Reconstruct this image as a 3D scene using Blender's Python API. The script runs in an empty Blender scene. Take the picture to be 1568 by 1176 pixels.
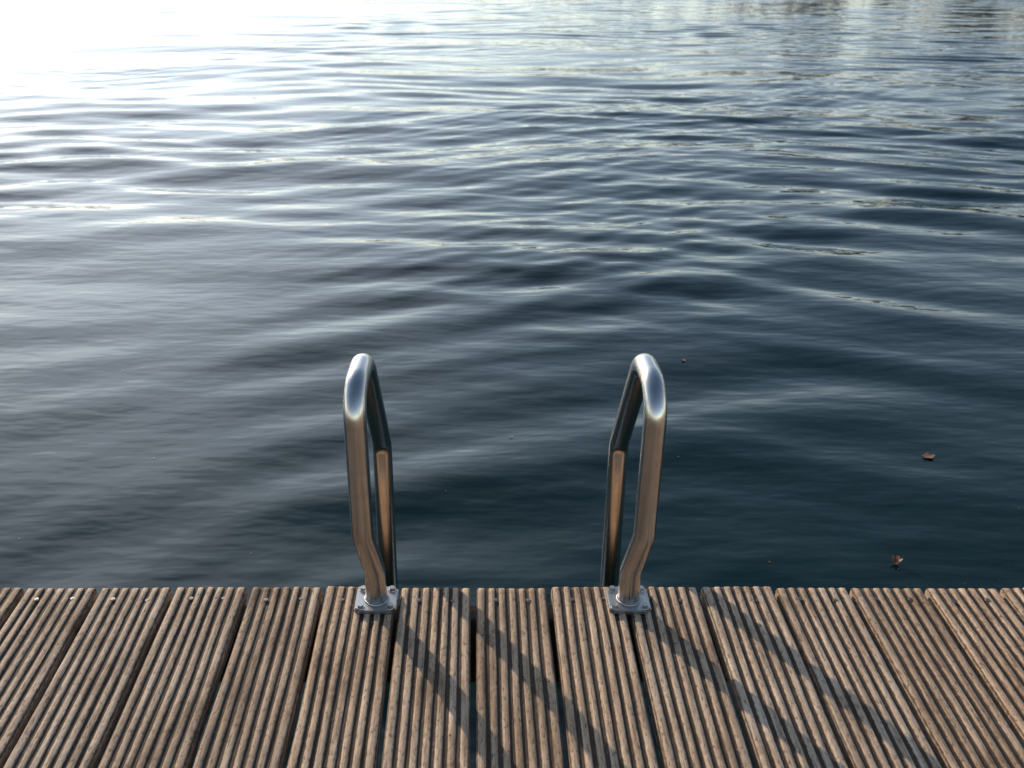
import bpy, bmesh, math, random
import numpy as np
from mathutils import Vector, Matrix
random.seed(7); rng=np.random.default_rng(11)
scene=bpy.context.scene
scene.view_settings.view_transform='Standard'; scene.view_settings.look='None'
scene.view_settings.exposure=0; scene.view_settings.gamma=1
R=math.radians

# ------------------------------------------------------------ helpers
def link(o,parent=None):
    scene.collection.objects.link(o)
    if parent: o.parent=parent
    return o
def empty(name):
    e=bpy.data.objects.new(name,None); e.empty_display_size=0.2; return link(e)
def mesh_np(name,V,F,mat,parent=None,smooth=True):
    me=bpy.data.meshes.new(name)
    V=np.asarray(V,dtype=np.float32); F=np.asarray(F,dtype=np.int32)
    n=F.shape[1]
    me.vertices.add(len(V)); me.vertices.foreach_set('co',V.ravel())
    me.loops.add(F.size); me.loops.foreach_set('vertex_index',F.ravel())
    me.polygons.add(len(F)); me.polygons.foreach_set('loop_start',np.arange(0,F.size,n,dtype=np.int32))
    me.polygons.foreach_set('loop_total',np.full(len(F),n,dtype=np.int32))
    me.update(calc_edges=True); me.validate()
    me.polygons.foreach_set('use_smooth',np.full(len(me.polygons),smooth))
    if mat: me.materials.append(mat)
    o=bpy.data.objects.new(name,me); return link(o,parent)
def bm_obj(name,bm,mat,parent=None,smooth=False):
    me=bpy.data.meshes.new(name); bmesh.ops.recalc_face_normals(bm,faces=bm.faces)
    for f in bm.faces: f.smooth=smooth
    bm.to_mesh(me); bm.free()
    if mat: me.materials.append(mat)
    o=bpy.data.objects.new(name,me); return link(o,parent)
def new_mat(name):
    m=bpy.data.materials.new(name); m.use_nodes=True
    nt=m.node_tree; return m,nt,nt.nodes['Principled BSDF']
def ramp(nt,fac,stops):
    r=nt.nodes.new('ShaderNodeValToRGB'); e=r.color_ramp.elements
    while len(e)<len(stops): e.new(0.5)
    for i,(p,c) in enumerate(stops):
        e[i].position=p; e[i].color=(*c,1) if len(c)==3 else c
    nt.links.new(fac,r.inputs[0]); return r
def noise(nt,vec,scale,detail=4,rough=.55,dist=0):
    n=nt.nodes.new('ShaderNodeTexNoise'); n.inputs['Scale'].default_value=scale
    n.inputs['Detail'].default_value=detail; n.inputs['Roughness'].default_value=rough
    n.inputs['Distortion'].default_value=dist
    nt.links.new(vec,n.inputs['Vector']); return n
def mapping(nt,src,scale=(1,1,1),loc=(0,0,0)):
    m=nt.nodes.new('ShaderNodeMapping'); m.inputs['Scale'].default_value=scale
    m.inputs['Location'].default_value=loc; nt.links.new(src,m.inputs['Vector']); return m.outputs[0]
def mix(nt,fac,a,b,mode='MIX'):
    m=nt.nodes.new('ShaderNodeMix'); m.data_type='RGBA'; m.blend_type=mode
    for s,v in ((m.inputs['Factor'],fac),(m.inputs['A'],a),(m.inputs['B'],b)):
        if isinstance(v,bpy.types.NodeSocket): nt.links.new(v,s)
        elif isinstance(v,(int,float)): s.default_value=v
        else: s.default_value=(*v,1)
    return m.outputs['Result']
def math_(nt,op,a,b=None):
    m=nt.nodes.new('ShaderNodeMath'); m.operation=op
    for i,v in enumerate((a,b)):
        if v is None: continue
        if isinstance(v,bpy.types.NodeSocket): nt.links.new(v,m.inputs[i])
        else: m.inputs[i].default_value=v
    return m.outputs[0]
def vmath(nt,op,a,b=None,scale=None):
    m=nt.nodes.new('ShaderNodeVectorMath'); m.operation=op
    for i,v in enumerate((a,b)):
        if v is None: continue
        if isinstance(v,bpy.types.NodeSocket): nt.links.new(v,m.inputs[i])
        else: m.inputs[i].default_value=v
    if scale is not None: nt.links.new(scale,m.inputs['Scale'])
    return m

# ------------------------------------------------------------ constants
H=1.207; PITCH=25.4; EDGE=1.608; WATER=-0.35
SUN_AZ=-31.8; SUN_EL=16.5

# ------------------------------------------------------------ camera
cam=bpy.data.cameras.new('camera'); co=bpy.data.objects.new('camera',cam); link(co)
cam.sensor_width=36; cam.lens=35; cam.shift_x=52/1568
co.location=(0,0,H); co.rotation_euler=(R(90-PITCH),0,0)
cam.clip_start=.05; cam.clip_end=6000
cam.dof.use_dof=True; cam.dof.focus_distance=1.95; cam.dof.aperture_fstop=8
scene.camera=co

# ------------------------------------------------------------ light
def sdir(az,el): return Vector((math.sin(R(az))*math.cos(R(el)),math.cos(R(az))*math.cos(R(el)),math.sin(R(el))))
S=sdir(SUN_AZ,SUN_EL)
w=bpy.data.worlds.new('World'); scene.world=w; w.use_nodes=True
nt=w.node_tree; bg=nt.nodes['Background']
sky=nt.nodes.new('ShaderNodeTexSky'); sky.sky_type='NISHITA'; sky.sun_disc=False
sky.sun_elevation=R(SUN_EL); sky.sun_rotation=R(SUN_AZ)
sky.air_density=1.0; sky.dust_density=.1; sky.ozone_density=1.2
# horizon haze and glow lobe added to the sky to brighten water reflections
tcw=nt.nodes.new('ShaderNodeTexCoord'); d=tcw.outputs['Generated']
dn=vmath(nt,'NORMALIZE',d).outputs[0]
sx=nt.nodes.new('ShaderNodeSeparateXYZ'); nt.links.new(dn,sx.inputs[0])
zz=math_(nt,'MAXIMUM',sx.outputs[2],0.0)
dots=math_(nt,'MAXIMUM',vmath(nt,'DOT_PRODUCT',dn,tuple(S)).outputs['Value'],0.0)
dot2=math_(nt,'MAXIMUM',vmath(nt,'DOT_PRODUCT',dn,tuple(sdir(SUN_AZ+9,22))).outputs['Value'],0.0)  # centre of the added glow, set above and right of the sun
cl=noise(nt,mapping(nt,dn,(1,1,4)),2.2,4,.5)
clf=math_(nt,'ADD',math_(nt,'MULTIPLY',cl.outputs['Fac'],.9),.55)
glow=math_(nt,'MULTIPLY',math_(nt,'MULTIPLY',math_(nt,'POWER',dot2,18.0),11.5),clf)
hz=math_(nt,'MULTIPLY',math_(nt,'EXPONENT',math_(nt,'MULTIPLY',zz,-6.2)),math_(nt,'ADD',math_(nt,'MULTIPLY',math_(nt,'POWER',dots,2.0),3.2),5.2))
gcol=vmath(nt,'SCALE',(.90,.95,1.0),None,glow).outputs[0]
hcol=vmath(nt,'SCALE',(1.04,.97,.90),None,math_(nt,'MULTIPLY',hz,clf)).outputs[0]
tot=vmath(nt,'ADD',vmath(nt,'ADD',gcol,hcol).outputs[0],sky.outputs[0]).outputs[0]
nt.links.new(tot,bg.inputs[0]); bg.inputs[1].default_value=.15
sl=bpy.data.lights.new('sun','SUN'); sl.energy=5; sl.angle=R(.5); sl.color=(1,.82,.62)
so=bpy.data.objects.new('sun',sl); link(so); so.rotation_euler=S.to_track_quat('Z','Y').to_euler(); so.location=(-10,20,12)

# ------------------------------------------------------------ materials
def mat_wood():
    m,nt,b=new_mat('weathered_decking')
    tc=nt.nodes.new('ShaderNodeTexCoord')
    a=nt.nodes.new('ShaderNodeAttribute'); a.attribute_name='board'
    g=nt.nodes.new('ShaderNodeAttribute'); g.attribute_name='ridge'
    comb=nt.nodes.new('ShaderNodeCombineXYZ')
    nt.links.new(math_(nt,'MULTIPLY',a.outputs['Fac'],13.7),comb.inputs[1])
    v=vmath(nt,'ADD',tc.outputs['Object'],comb.outputs[0]).outputs[0]
    grain=noise(nt,mapping(nt,v,(1,.035,1)),420,5,.65)
    streak=noise(nt,mapping(nt,v,(1,.08,1)),70,4,.6)
    blot=noise(nt,mapping(nt,v,(1,.45,1)),9,5,.65,.6)
    fine=noise(nt,mapping(nt,v,(1,.35,1)),230,4,.7)
    base=ramp(nt,streak.outputs['Fac'],[(.25,(.35,.25,.175)),(.5,(.56,.43,.32)),(.75,(.75,.62,.49))])
    c=mix(nt,.8,base.outputs[0],ramp(nt,grain.outputs['Fac'],[(.3,(.40,.37,.35)),(.55,(1,1,1)),(.8,(1.0,.97,.92))]).outputs[0],'MULTIPLY')
    c=mix(nt,.75,c,ramp(nt,blot.outputs['Fac'],[(.32,(.32,.25,.20)),(.45,(.86,.82,.78)),(.56,(1,1,1))]).outputs[0],'MULTIPLY')
    c=mix(nt,.8,c,ramp(nt,fine.outputs['Fac'],[(.34,(.22,.18,.15)),(.46,(1,1,1)),(1,(1,1,1))]).outputs[0],'MULTIPLY')
    tint=ramp(nt,math_(nt,'FRACT',math_(nt,'MULTIPLY',a.outputs['Fac'],.618)),[(0,(.84,.78,.72)),(.5,(1,1,1)),(1,(1,.92,.83))])
    c=mix(nt,1.0,c,tint.outputs[0],'MULTIPLY')
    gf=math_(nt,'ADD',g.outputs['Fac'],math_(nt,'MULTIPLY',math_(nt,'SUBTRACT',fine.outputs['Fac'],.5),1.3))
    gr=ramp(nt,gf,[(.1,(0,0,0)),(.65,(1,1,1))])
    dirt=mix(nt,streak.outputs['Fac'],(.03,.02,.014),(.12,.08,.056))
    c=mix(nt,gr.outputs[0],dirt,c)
    nt.links.new(c,b.inputs['Base Color'])
    b.inputs['Roughness'].default_value=.72; b.inputs['Specular IOR Level'].default_value=.2
    hh=math_(nt,'ADD',math_(nt,'MULTIPLY',grain.outputs['Fac'],.6),fine.outputs['Fac'])
    bp=nt.nodes.new('ShaderNodeBump'); bp.inputs['Strength'].default_value=.6; bp.inputs['Distance'].default_value=.003
    nt.links.new(hh,bp.inputs['Height']); nt.links.new(bp.outputs[0],b.inputs['Normal'])
    return m
def mat_simplewood(name,c1,c2):
    m,nt,b=new_mat(name); tc=nt.nodes.new('ShaderNodeTexCoord')
    n=noise(nt,mapping(nt,tc.outputs['Object'],(.06,1,1)),60,5,.6)
    nt.links.new(ramp(nt,n.outputs['Fac'],[(.3,c1),(.7,c2)]).outputs[0],b.inputs['Base Color'])
    b.inputs['Roughness'].default_value=.75
    bp=nt.nodes.new('ShaderNodeBump'); bp.inputs['Strength'].default_value=.4; bp.inputs['Distance'].default_value=.002
    nt.links.new(n.outputs['Fac'],bp.inputs['Height']); nt.links.new(bp.outputs[0],b.inputs['Normal'])
    return m
def mat_steel(name,rough,col=(.62,.585,.55)):
    m,nt,b=new_mat(name); tc=nt.nodes.new('ShaderNodeTexCoord')
    n=noise(nt,tc.outputs['Object'],35,6,.65); n2=noise(nt,tc.outputs['Object'],400,3,.6)
    b.inputs['Metallic'].default_value=1
    nt.links.new(ramp(nt,n.outputs['Fac'],[(.3,tuple(x*.85 for x in col)),(.6,col)]).outputs[0],b.inputs['Base Color'])
    r=ramp(nt,n.outputs['Fac'],[(.3,(rough+.05,)*3),(.7,(rough,)*3)])
    nt.links.new(r.outputs[0],b.inputs['Roughness'])
    bp=nt.nodes.new('ShaderNodeBump'); bp.inputs['Strength'].default_value=.08; bp.inputs['Distance'].default_value=.0006
    nt.links.new(n2.outputs['Fac'],bp.inputs['Height']); nt.links.new(bp.outputs[0],b.inputs['Normal'])
    return m
def mat_water():
    m,nt,b=new_mat('lake_water'); tc=nt.nodes.new('ShaderNodeTexCoord')
    b.inputs['Base Color'].default_value=(.001,.015,.016,1)
    b.inputs['Roughness'].default_value=.045; b.inputs['IOR'].default_value=1.333
    n1=noise(nt,mapping(nt,tc.outputs['Object'],(1,2.6,1)),6,2,.4,0)
    bp=nt.nodes.new('ShaderNodeBump'); bp.inputs['Strength'].default_value=.28; bp.inputs['Distance'].default_value=.012
    nt.links.new(n1.outputs['Fac'],bp.inputs['Height']); nt.links.new(bp.outputs[0],b.inputs['Normal'])
    return m
WOOD=mat_wood(); FASC=mat_simplewood('fascia_timber',(.14,.085,.05),(.28,.18,.11))
STEEL=mat_steel('brushed_stainless',.2); BOLT=mat_steel('bolt_steel',.32,(.45,.44,.43))
SCREW=mat_steel('tarnished_screw',.5,(.20,.18,.17))

# ------------------------------------------------------------ water
def wave_components():
    A=[]
    def grp(n,l0,l1,slope,spread,mean=0):
        C=[]
        for i in range(n):
            lam=l0*(l1/l0)**rng.random(); k=2*math.pi/lam
            th=R(mean+rng.normal()*spread); ph=rng.random()*6.283
            C.append((k*math.sin(th),k*math.cos(th),slope*math.sqrt(2/n)/k,ph))
        A.append(C)
    grp(12,.8,2.4,.044,14); grp(24,.30,.72,.064,16,3); grp(20,.13,.28,.030,18,-8); grp(22,.20,.42,.066,18,6)
    return A
WC=None
def lown(x,y,s,seed):
    r=np.random.default_rng(abs(int(seed))+1000*(seed<0)); o=0
    for i in range(6):
        a=r.random()*6.283; k=s*(.6+.9*r.random())
        o=o+np.sin(k*(x*math.cos(a)+y*math.sin(a))+r.random()*6.283)
    return o/2.0
def height(x,y):
    global WC
    if WC is None: WC=wave_components()
    r=np.sqrt((x-.5)**2+(y+.6)**2)-.6
    yy=y+(r-y)*np.exp(-np.maximum(y,0)/5.0)
    wx=x+.15*lown(x,y,1.5,1); wy=yy+.13*lown(x,y,1.2,2)
    h=np.zeros_like(x)
    calm=np.clip((y-.3)/3.2,.5,1)*(.34+.66*np.exp(-(np.maximum(y-5.5,0)/6.5)**2))
    right=.5+.5*np.tanh((x-.10*y)/1.6)
    env=[(.95+.3*lown(x,y,.5,3))*calm, (.95+.55*lown(x,y,.8,4))*calm,
         (.6+.8*lown(x,y,1.3,5)+.3*np.tanh(x*.4))*calm,
         (.5+.65*lown(x,y*1.5,.8,6))*(.12+.88*right)*np.clip((y-3)/4,0,1)]
    for j,(C,e) in enumerate(zip(WC,env)):
        s=np.zeros_like(x)
        for kx,ky,a,p in C: s+=a*np.sin(kx*wx+ky*wy+p)
        h+=s*np.clip(e,.1 if j<3 else 0,2.2)
    fade=np.clip((60-np.abs(y))/35,0,1)*np.clip((45-np.abs(x))/20,0,1)
    return h*fade
ys=[-60,-30,-15,-8,-4,-2,-1,0,.6]; y=.9
while y<70:
    ys.append(y); y+=max(.014,.0022*y+.004) if y<26 else .0026*y*(1+(y-26)*.08)
ys+= [80,100,140,200,300,500,900,1600,3000]
xp=[];x=0
while x<17: xp.append(x); x+=.026+.0012*x
while x<60: xp.append(x); x+=.1+(x-17)*.08
xp+=[70,90,130,200,350,700,1500,3000]
xs=np.array([-v for v in xp[:0:-1]]+xp); ys=np.array(ys)
X,Y=np.meshgrid(xs,ys); Z=height(X,Y)+WATER
nx,ny=len(xs),len(ys); print('water grid',nx,ny)
idx=np.arange(nx*ny).reshape(ny,nx)
F=np.stack([idx[:-1,:-1],idx[:-1,1:],idx[1:,1:],idx[1:,:-1]],-1).reshape(-1,4)
water=mesh_np('lake_water',np.stack([X,Y,Z],-1).reshape(-1,3),F,mat_water())

# lake bed / land sheet
m,nt_,b=new_mat('earth'); tc=nt_.nodes.new('ShaderNodeTexCoord')
n=noise(nt_,tc.outputs['Object'],.8,6); nt_.links.new(ramp(nt_,n.outputs['Fac'],[(.3,(.05,.06,.02)),(.7,(.12,.11,.05))]).outputs[0],b.inputs['Base Color']); b.inputs['Roughness'].default_value=.95
bm=bmesh.new()
prof=[(-400,.9),(-40,.5),(-9,.1),(-6.2,-.05),(-5.0,-.6),(-4,-1.6),(3000,-2.5)]
rows=[]
for yv,zv in prof: rows.append([bm.verts.new((xv,yv,zv)) for xv in (-3000,-30,0,30,3000)])
for a_,b_ in zip(rows[:-1],rows[1:]):
    for i in range(4): bm.faces.new((a_[i],a_[i+1],b_[i+1],b_[i]))
bm_obj('ground',bm,m)

# ------------------------------------------------------------ far shore with trees
shore_mat=m
def shore_dist(az):
    t=1/(1+math.exp(-(az-5)/3.5)); return 270*(1-t)+100*t
bm=bmesh.new(); prev=None
for i in range(0,49):
    az=-75+i*150/48; d=shore_dist(az); s_,c_=math.sin(R(az)),math.cos(R(az))
    p=[bm.verts.new((s_*dd,c_*dd,z)) for dd,z in ((d-2,-1.2),(d,-.2),(d+6,.8),(d+400,4))]
    if prev:
        for k in range(3): bm.faces.new((prev[k],p[k],p[k+1],prev[k+1]))
    prev=p
bm_obj('far_shore',bm,shore_mat,smooth=True)
mf,nf,bf=new_mat('tree_foliage'); tcf=nf.nodes.new('ShaderNodeTexCoord')
nn=noise(nf,tcf.outputs['Object'],.35,3)
nf.links.new(ramp(nf,nn.outputs['Fac'],[(.3,(.04,.035,.02)),(.55,(.10,.055,.03)),(.75,(.17,.08,.035))]).outputs[0],bf.inputs['Base Color']); bf.inputs['Roughness'].default_value=.8
V=[];Fq=[]
def quad(c,u,v):
    i=len(V); V.extend([c-u-v,c+u-v,c+u+v,c-u+v]); Fq.append((i,i+1,i+2,i+3))
rr=np.random.default_rng(5)
az=-70
while az<70:
    d=shore_dist(az)+rr.random()*16+3
    ht=(7.5+4.5*rr.random())*(.85 if az<0 else 1)
    base=np.array([math.sin(R(az))*d,math.cos(R(az))*d,.6])
    for a in (0,1.05,2.1):
        u=np.array([math.cos(a),math.sin(a),0])*.16; quad(base+np.array([0,0,ht*.3]),u,np.array([0,0,ht*.32]))
    lob=[(base+np.array([rr.normal()*ht*.2,rr.normal()*ht*.2,ht*(.18+.68*rr.random())]),ht*(.13+.10*rr.random())) for _ in range(10)]
    for c0,rad in lob:
        for _ in range(26):
            dv=rr.normal(size=3); dv/=np.linalg.norm(dv); c=c0+dv*rad*(.6+.5*rr.random())
            u=rr.normal(size=3); u/=np.linalg.norm(u); v_=np.cross(u,dv+.01); v_/=np.linalg.norm(v_)+1e-6
            s=ht*.038*(.6+rr.random()); quad(c,u*s,v_*s)
    az+= (1.3+1.3*rr.random())*100/d
tl=mesh_np('distant_tree_line',np.array(V),np.array(Fq),mf,smooth=False)

# ------------------------------------------------------------ deck
deck=empty('wooden_deck')
PITCHB=.1483; GAP=.0105; X0=-.008; NR=7
def board(i,fine):
    xl=X0+i*PITCHB+GAP/2+random.uniform(-.0008,.0008); wdt=PITCHB-GAP; off=random.uniform(-.002,.002); zo=random.uniform(-.0012,.0012)
    tilt=random.uniform(-.0015,.0015)
    end=EDGE+off
    px=[];pz=[];pr=[]
    rp=wdt/NR
    T=.026
    px+= [0,0]; pz+=[-T,-.006]; pr+=[.6,.5]
    for r_ in range(NR):
        a=r_*rp
        rwid=rp*.66; s=a+(rp-rwid)/2
        if r_==0: s=a+.0015; rwid=rp*.83-.0015
        if r_==NR-1: s=a+rp*.17; rwid=rp*.83-.0015
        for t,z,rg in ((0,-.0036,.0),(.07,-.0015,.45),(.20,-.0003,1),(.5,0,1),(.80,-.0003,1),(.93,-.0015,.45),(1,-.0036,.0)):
            px.append(s+t*rwid); pz.append(z); pr.append(rg)
    px+=[wdt,wdt]; pz+=[-.006,-T]; pr+=[.5,.6]
    px=np.array(px);pz=np.array(pz);pr=np.array(pr)
    if fine:
        yv=np.concatenate([[-4.2,-3,-2,-1,-.2,.3],np.arange(.6,end-.008,.010),[end-.003,end]])
    else: yv=np.array([-4.2,-2,0,.8,1.3,end-.003,end])
    P,Yg=np.meshgrid(px,yv); Zg=np.tile(pz,(len(yv),1)); Rg=np.tile(pr,(len(yv),1))
    seed=i*31+2000
    wob=lown(P*8,Yg,9.0,seed)*.00045+ .0003*lown(P*40,Yg,55.0,seed+1)
    Zg=Zg+np.where(Rg>.3,wob,wob*.3)+zo+tilt*(P/wdt-.5)
    Xg=P+.0006*lown(P*4,Yg,14,seed+2)
    Zg[-1]-=np.where(pr>.3,.0022,0); 
    n_=len(px); V=np.stack([Xg+xl,Yg,Zg],-1).reshape(-1,3)
    id_=np.arange(len(yv)*n_).reshape(len(yv),n_)
    F=np.stack([id_[:-1,:-1],id_[:-1,1:],id_[1:,1:],id_[1:,:-1]],-1).reshape(-1,4)
    top=id_[-1]; b0=len(V); bot=V[top].copy(); bot[:,2]=-T
    V=np.vstack([V,bot]); bid=np.arange(b0,b0+n_)
    F=np.vstack([F,np.stack([top[:-1],top[1:],bid[1:],bid[:-1]],-1)])
    F=np.vstack([F,[[id_[0,0],id_[-1,0],id_[-1,-1],id_[0,-1]]]])
    Rv=np.concatenate([Rg.ravel(),np.full(n_,.55)])
    return V,F,Rv,np.full(len(V),float(i%17)+.37*(i%5))
Vs=[];Fs=[];Rs=[];Bs=[];o_=0
for i in range(-26,28):
    V,F,Rv,B=board(i,-9<=i<=9)
    Vs.append(V);Fs.append(F+o_);Rs.append(Rv);Bs.append(B);o_+=len(V)
V=np.vstack(Vs);F=np.vstack(Fs)
bo=mesh_np('deck_boards',V,F,WOOD,deck,smooth=True)
for nm,arr in (('ridge',np.concatenate(Rs)),('board',np.concatenate(Bs))):
    at=bo.data.attributes.new(nm,'FLOAT','POINT'); at.data.foreach_set('value',arr.astype(np.float32))
try: bo.data.set_sharp_from_angle(angle=R(50))
except Exception as e: print(e)
def box(bm,x0,x1,y0,y1,z0,z1):
    v=[bm.verts.new(p) for p in ((x0,y0,z0),(x1,y0,z0),(x1,y1,z0),(x0,y1,z0),(x0,y0,z1),(x1,y0,z1),(x1,y1,z1),(x0,y1,z1))]
    for f in ((0,1,2,3),(4,5,6,7),(0,1,5,4),(1,2,6,5),(2,3,7,6),(3,0,4,7)): bm.faces.new([v[k] for k in f])
bm=bmesh.new()
box(bm,-3.8,4.1,1.545,1.59,-.19,-.030)
for yv in (1.0,.4,-.2,-.8,-1.4,-2,-2.6,-3.2,-3.8): box(bm,-3.8,4.1,yv-.03,yv+.03,-.17,-.029)
bmesh.ops.bevel(bm,geom=bm.edges[:],offset=.003,segments=1,affect='EDGES')
bm_obj('joists',bm,FASC,deck)
bm=bmesh.new()
for xv in (-3.4,-1.7,1.9,3.7):
    for yv in (1.3,-1.1,-3.0):
        bmesh.ops.create_cone(bm,cap_ends=True,segments=20,radius1=.09,radius2=.085,depth=2.4,matrix=Matrix.Translation((xv,yv,-1.395)))
bm_obj('piles',bm,FASC,deck,True)
bm=bmesh.new()
for i in range(-26,28):
    for fr in (.26,.74):
        sx_=X0+i*PITCHB+GAP/2+(PITCHB-GAP)*fr+random.uniform(-.002,.002); sy=1.568+random.uniform(-.004,.004)
        bmesh.ops.create_cone(bm,cap_ends=True,segments=14,radius1=.0048,radius2=.0040,depth=.002,matrix=Matrix.Translation((sx_,sy,-.0014)))
        bmesh.ops.create_cone(bm,cap_ends=True,segments=6,radius1=.0018,radius2=.0018,depth=.0006,matrix=Matrix.Translation((sx_,sy,-.0002)))
bm_obj('deck_screws',bm,SCREW,deck)

# ------------------------------------------------------------ ladder
ladder=empty('swim_ladder')
def fillet(pts,rads,seg=14):
    out=[Vector(pts[0])]
    for i in range(1,len(pts)-1):
        p=Vector(pts[i]); a=(Vector(pts[i-1])-p); b=(Vector(pts[i+1])-p)
        la,lb=a.length,b.length; a.normalize(); b.normalize()
        ang=a.angle(b); t=rads[i]/math.tan(ang/2); t=min(t,la*.499,lb*.499)
        r=t*math.tan(ang/2); bis=(a+b).normalized(); c=p+bis*(r/math.sin(ang/2))
        s=p+a*t; e=p+b*t; v0=s-c; v1=e-c; tot=v0.angle(v1)
        ax=v0.cross(v1).normalized()
        for k in range(seg+1):
            out.append(c+Matrix.Rotation(tot*k/seg,3,ax)@v0)
    out.append(Vector(pts[-1])); return out
def tube(name,path,rad,mat,parent,seg=36):
    bm=bmesh.new(); rings=[]
    t=(path[1]-path[0]).normalized(); n=t.orthogonal().normalized()
    for i,p in enumerate(path):
        if 0<i<len(path)-1: t2=((path[i+1]-p).normalized()+(p-path[i-1]).normalized()).normalized()
        elif i==0: t2=t
        else: t2=(p-path[i-1]).normalized()
        q=t.rotation_difference(t2); n=(q@n); n=(n-t2*n.dot(t2)).normalized(); t=t2
        bn=t.cross(n)
        rings.append([bm.verts.new(p+(n*math.cos(2*math.pi*k/seg)+bn*math.sin(2*math.pi*k/seg))*rad) for k in range(seg)])
    for a,b in zip(rings[:-1],rings[1:]):
        for k in range(seg): bm.faces.new((a[k],a[(k+1)%seg],b[(k+1)%seg],b[k]))
    return bm_obj(name,bm,mat,parent,True)
CX=.047; RT=.0203
for sgn,nm in ((-1,'left'),(1,'right')):
    xb=CX+sgn*.243; xu=CX+sgn*.261; xf=CX+sgn*.248
    pts=[(xb,1.558,.004),(xb,1.558,.075),(xu-sgn*.001,1.540,.165),(xu,1.535,.462),(xu-sgn*.003,1.675,.462),(xf,1.83,.20),(xf,1.83,-1.25)]
    tube('handrail_'+nm,fillet(pts,[0,.07,.07,.062,.062,.06,0],16),RT,STEEL,ladder)
    bm=bmesh.new(); box(bm,xb-.040,xb+.040,1.52,1.598,.0012,.0085)
    vert=[e for e in bm.edges if abs(e.verts[0].co.z-e.verts[1].co.z)>.003]
    bmesh.ops.bevel(bm,geom=vert,offset=.008,segments=5,affect='EDGES')
    tope=[e for e in bm.edges if min(e.verts[0].co.z,e.verts[1].co.z)>.008]
    bmesh.ops.bevel(bm,geom=tope,offset=.0018,segments=2,affect='EDGES')
    bm_obj('flange_plate_'+nm,bm,BOLT,ladder)
    bm=bmesh.new()
    for k in range(40):
        a=k/40*6.283; bmesh.ops.create_icosphere(bm,subdivisions=1,radius=.0032,matrix=Matrix.Translation((xb+math.cos(a)*(RT+.0008),1.558+math.sin(a)*(RT+.0008),.0088)))
    bm_obj('weld_bead_'+nm,bm,BOLT,ladder,True)
    bm=bmesh.new()
    for dx in (-.028,.028):
        for dy in (-.027,.027):
            c=(xb+dx,1.559+dy,.0085)
            bmesh.ops.create_cone(bm,cap_ends=True,segments=20,radius1=.0085,radius2=.008,depth=.0016,matrix=Matrix.Translation((c[0],c[1],c[2]+.0008)))
            bmesh.ops.create_cone(bm,cap_ends=True,segments=6,radius1=.0062,radius2=.0058,depth=.005,matrix=Matrix.Translation((c[0],c[1],c[2]+.0041))@Matrix.Rotation(random.random(),4,'Z'))
    bm_obj('flange_bolts_'+nm,bm,BOLT,ladder)
for k,z in enumerate((-.27,-.52,-.77,-1.02)):
    bm=bmesh.new(); box(bm,CX-.236,CX+.236,1.795,1.865,z-.012,z+.012)
    bmesh.ops.bevel(bm,geom=bm.edges[:],offset=.006,segments=3,affect='EDGES')
    bm_obj('rung_%d'%(k+1),bm,STEEL,ladder,False)

# ------------------------------------------------------------ floating leaves + debris
ml,nl,bl=new_mat('dead_leaf'); tcl=nl.nodes.new('ShaderNodeTexCoord')
n1=noise(nl,tcl.outputs['Object'],60,4)
nl.links.new(ramp(nl,n1.outputs['Fac'],[(.3,(.10,.035,.015)),(.7,(.33,.16,.06))]).outputs[0],bl.inputs['Base Color']); bl.inputs['Roughness'].default_value=.6
def leaf(x,y,size,rot,curl):
    bm=bmesh.new(); n=26; c=bm.verts.new((0,0,0)); ring=[]
    for k in range(n):
        a=k/n*2*math.pi; r=(.62+.38*abs(math.cos(2.5*a)))*(.55+.45*abs(math.cos(a*.5)))*size
        px,py=r*math.cos(a),r*math.sin(a)*.75
        ring.append(bm.verts.new((px,py,curl*(py*py+.3*px*px)/size)))
    for k in range(n): bm.faces.new((c,ring[k],ring[(k+1)%n]))
    s0=bm.verts.new((-size*.2,.0006,0)); s1=bm.verts.new((-size*.2,-.0006,0)); s2=bm.verts.new((-size*.9,0,.004)) 
    bm.faces.new((s0,s1,s2))
    o=bm_obj('floating_leaf',bm,ml,None,True)
    z=float(height(np.array([[x]]),np.array([[y]]))[0,0])+WATER+.004
    o.location=(x,y,z); o.rotation_euler=(0,0,rot); return o
leaf(1.10,2.167,.022,.9,1.6); leaf(1.418,2.74,.026,.2,.3); leaf(.79,3.49,.012,2,.3); leaf(.11,2.87,.009,3,.2)
V=[];F=[]
for k in range(60):
    y=2.0+rng.random()**1.6*2.6; x=rng.normal()*1.3+.9
    z=float(height(np.array([[x]]),np.array([[y]]))[0,0])+WATER+.0025
    s=.0012+.002*rng.random()**2; i=len(V); a=rng.random()*3
    for q in range(4):
        aa=a+q*1.57; V.append((x+math.cos(aa)*s*1.4,y+math.sin(aa)*s,z))
    F.append((i,i+1,i+2,i+3))
mesh_np('floating_debris',V,F,ml,smooth=False)
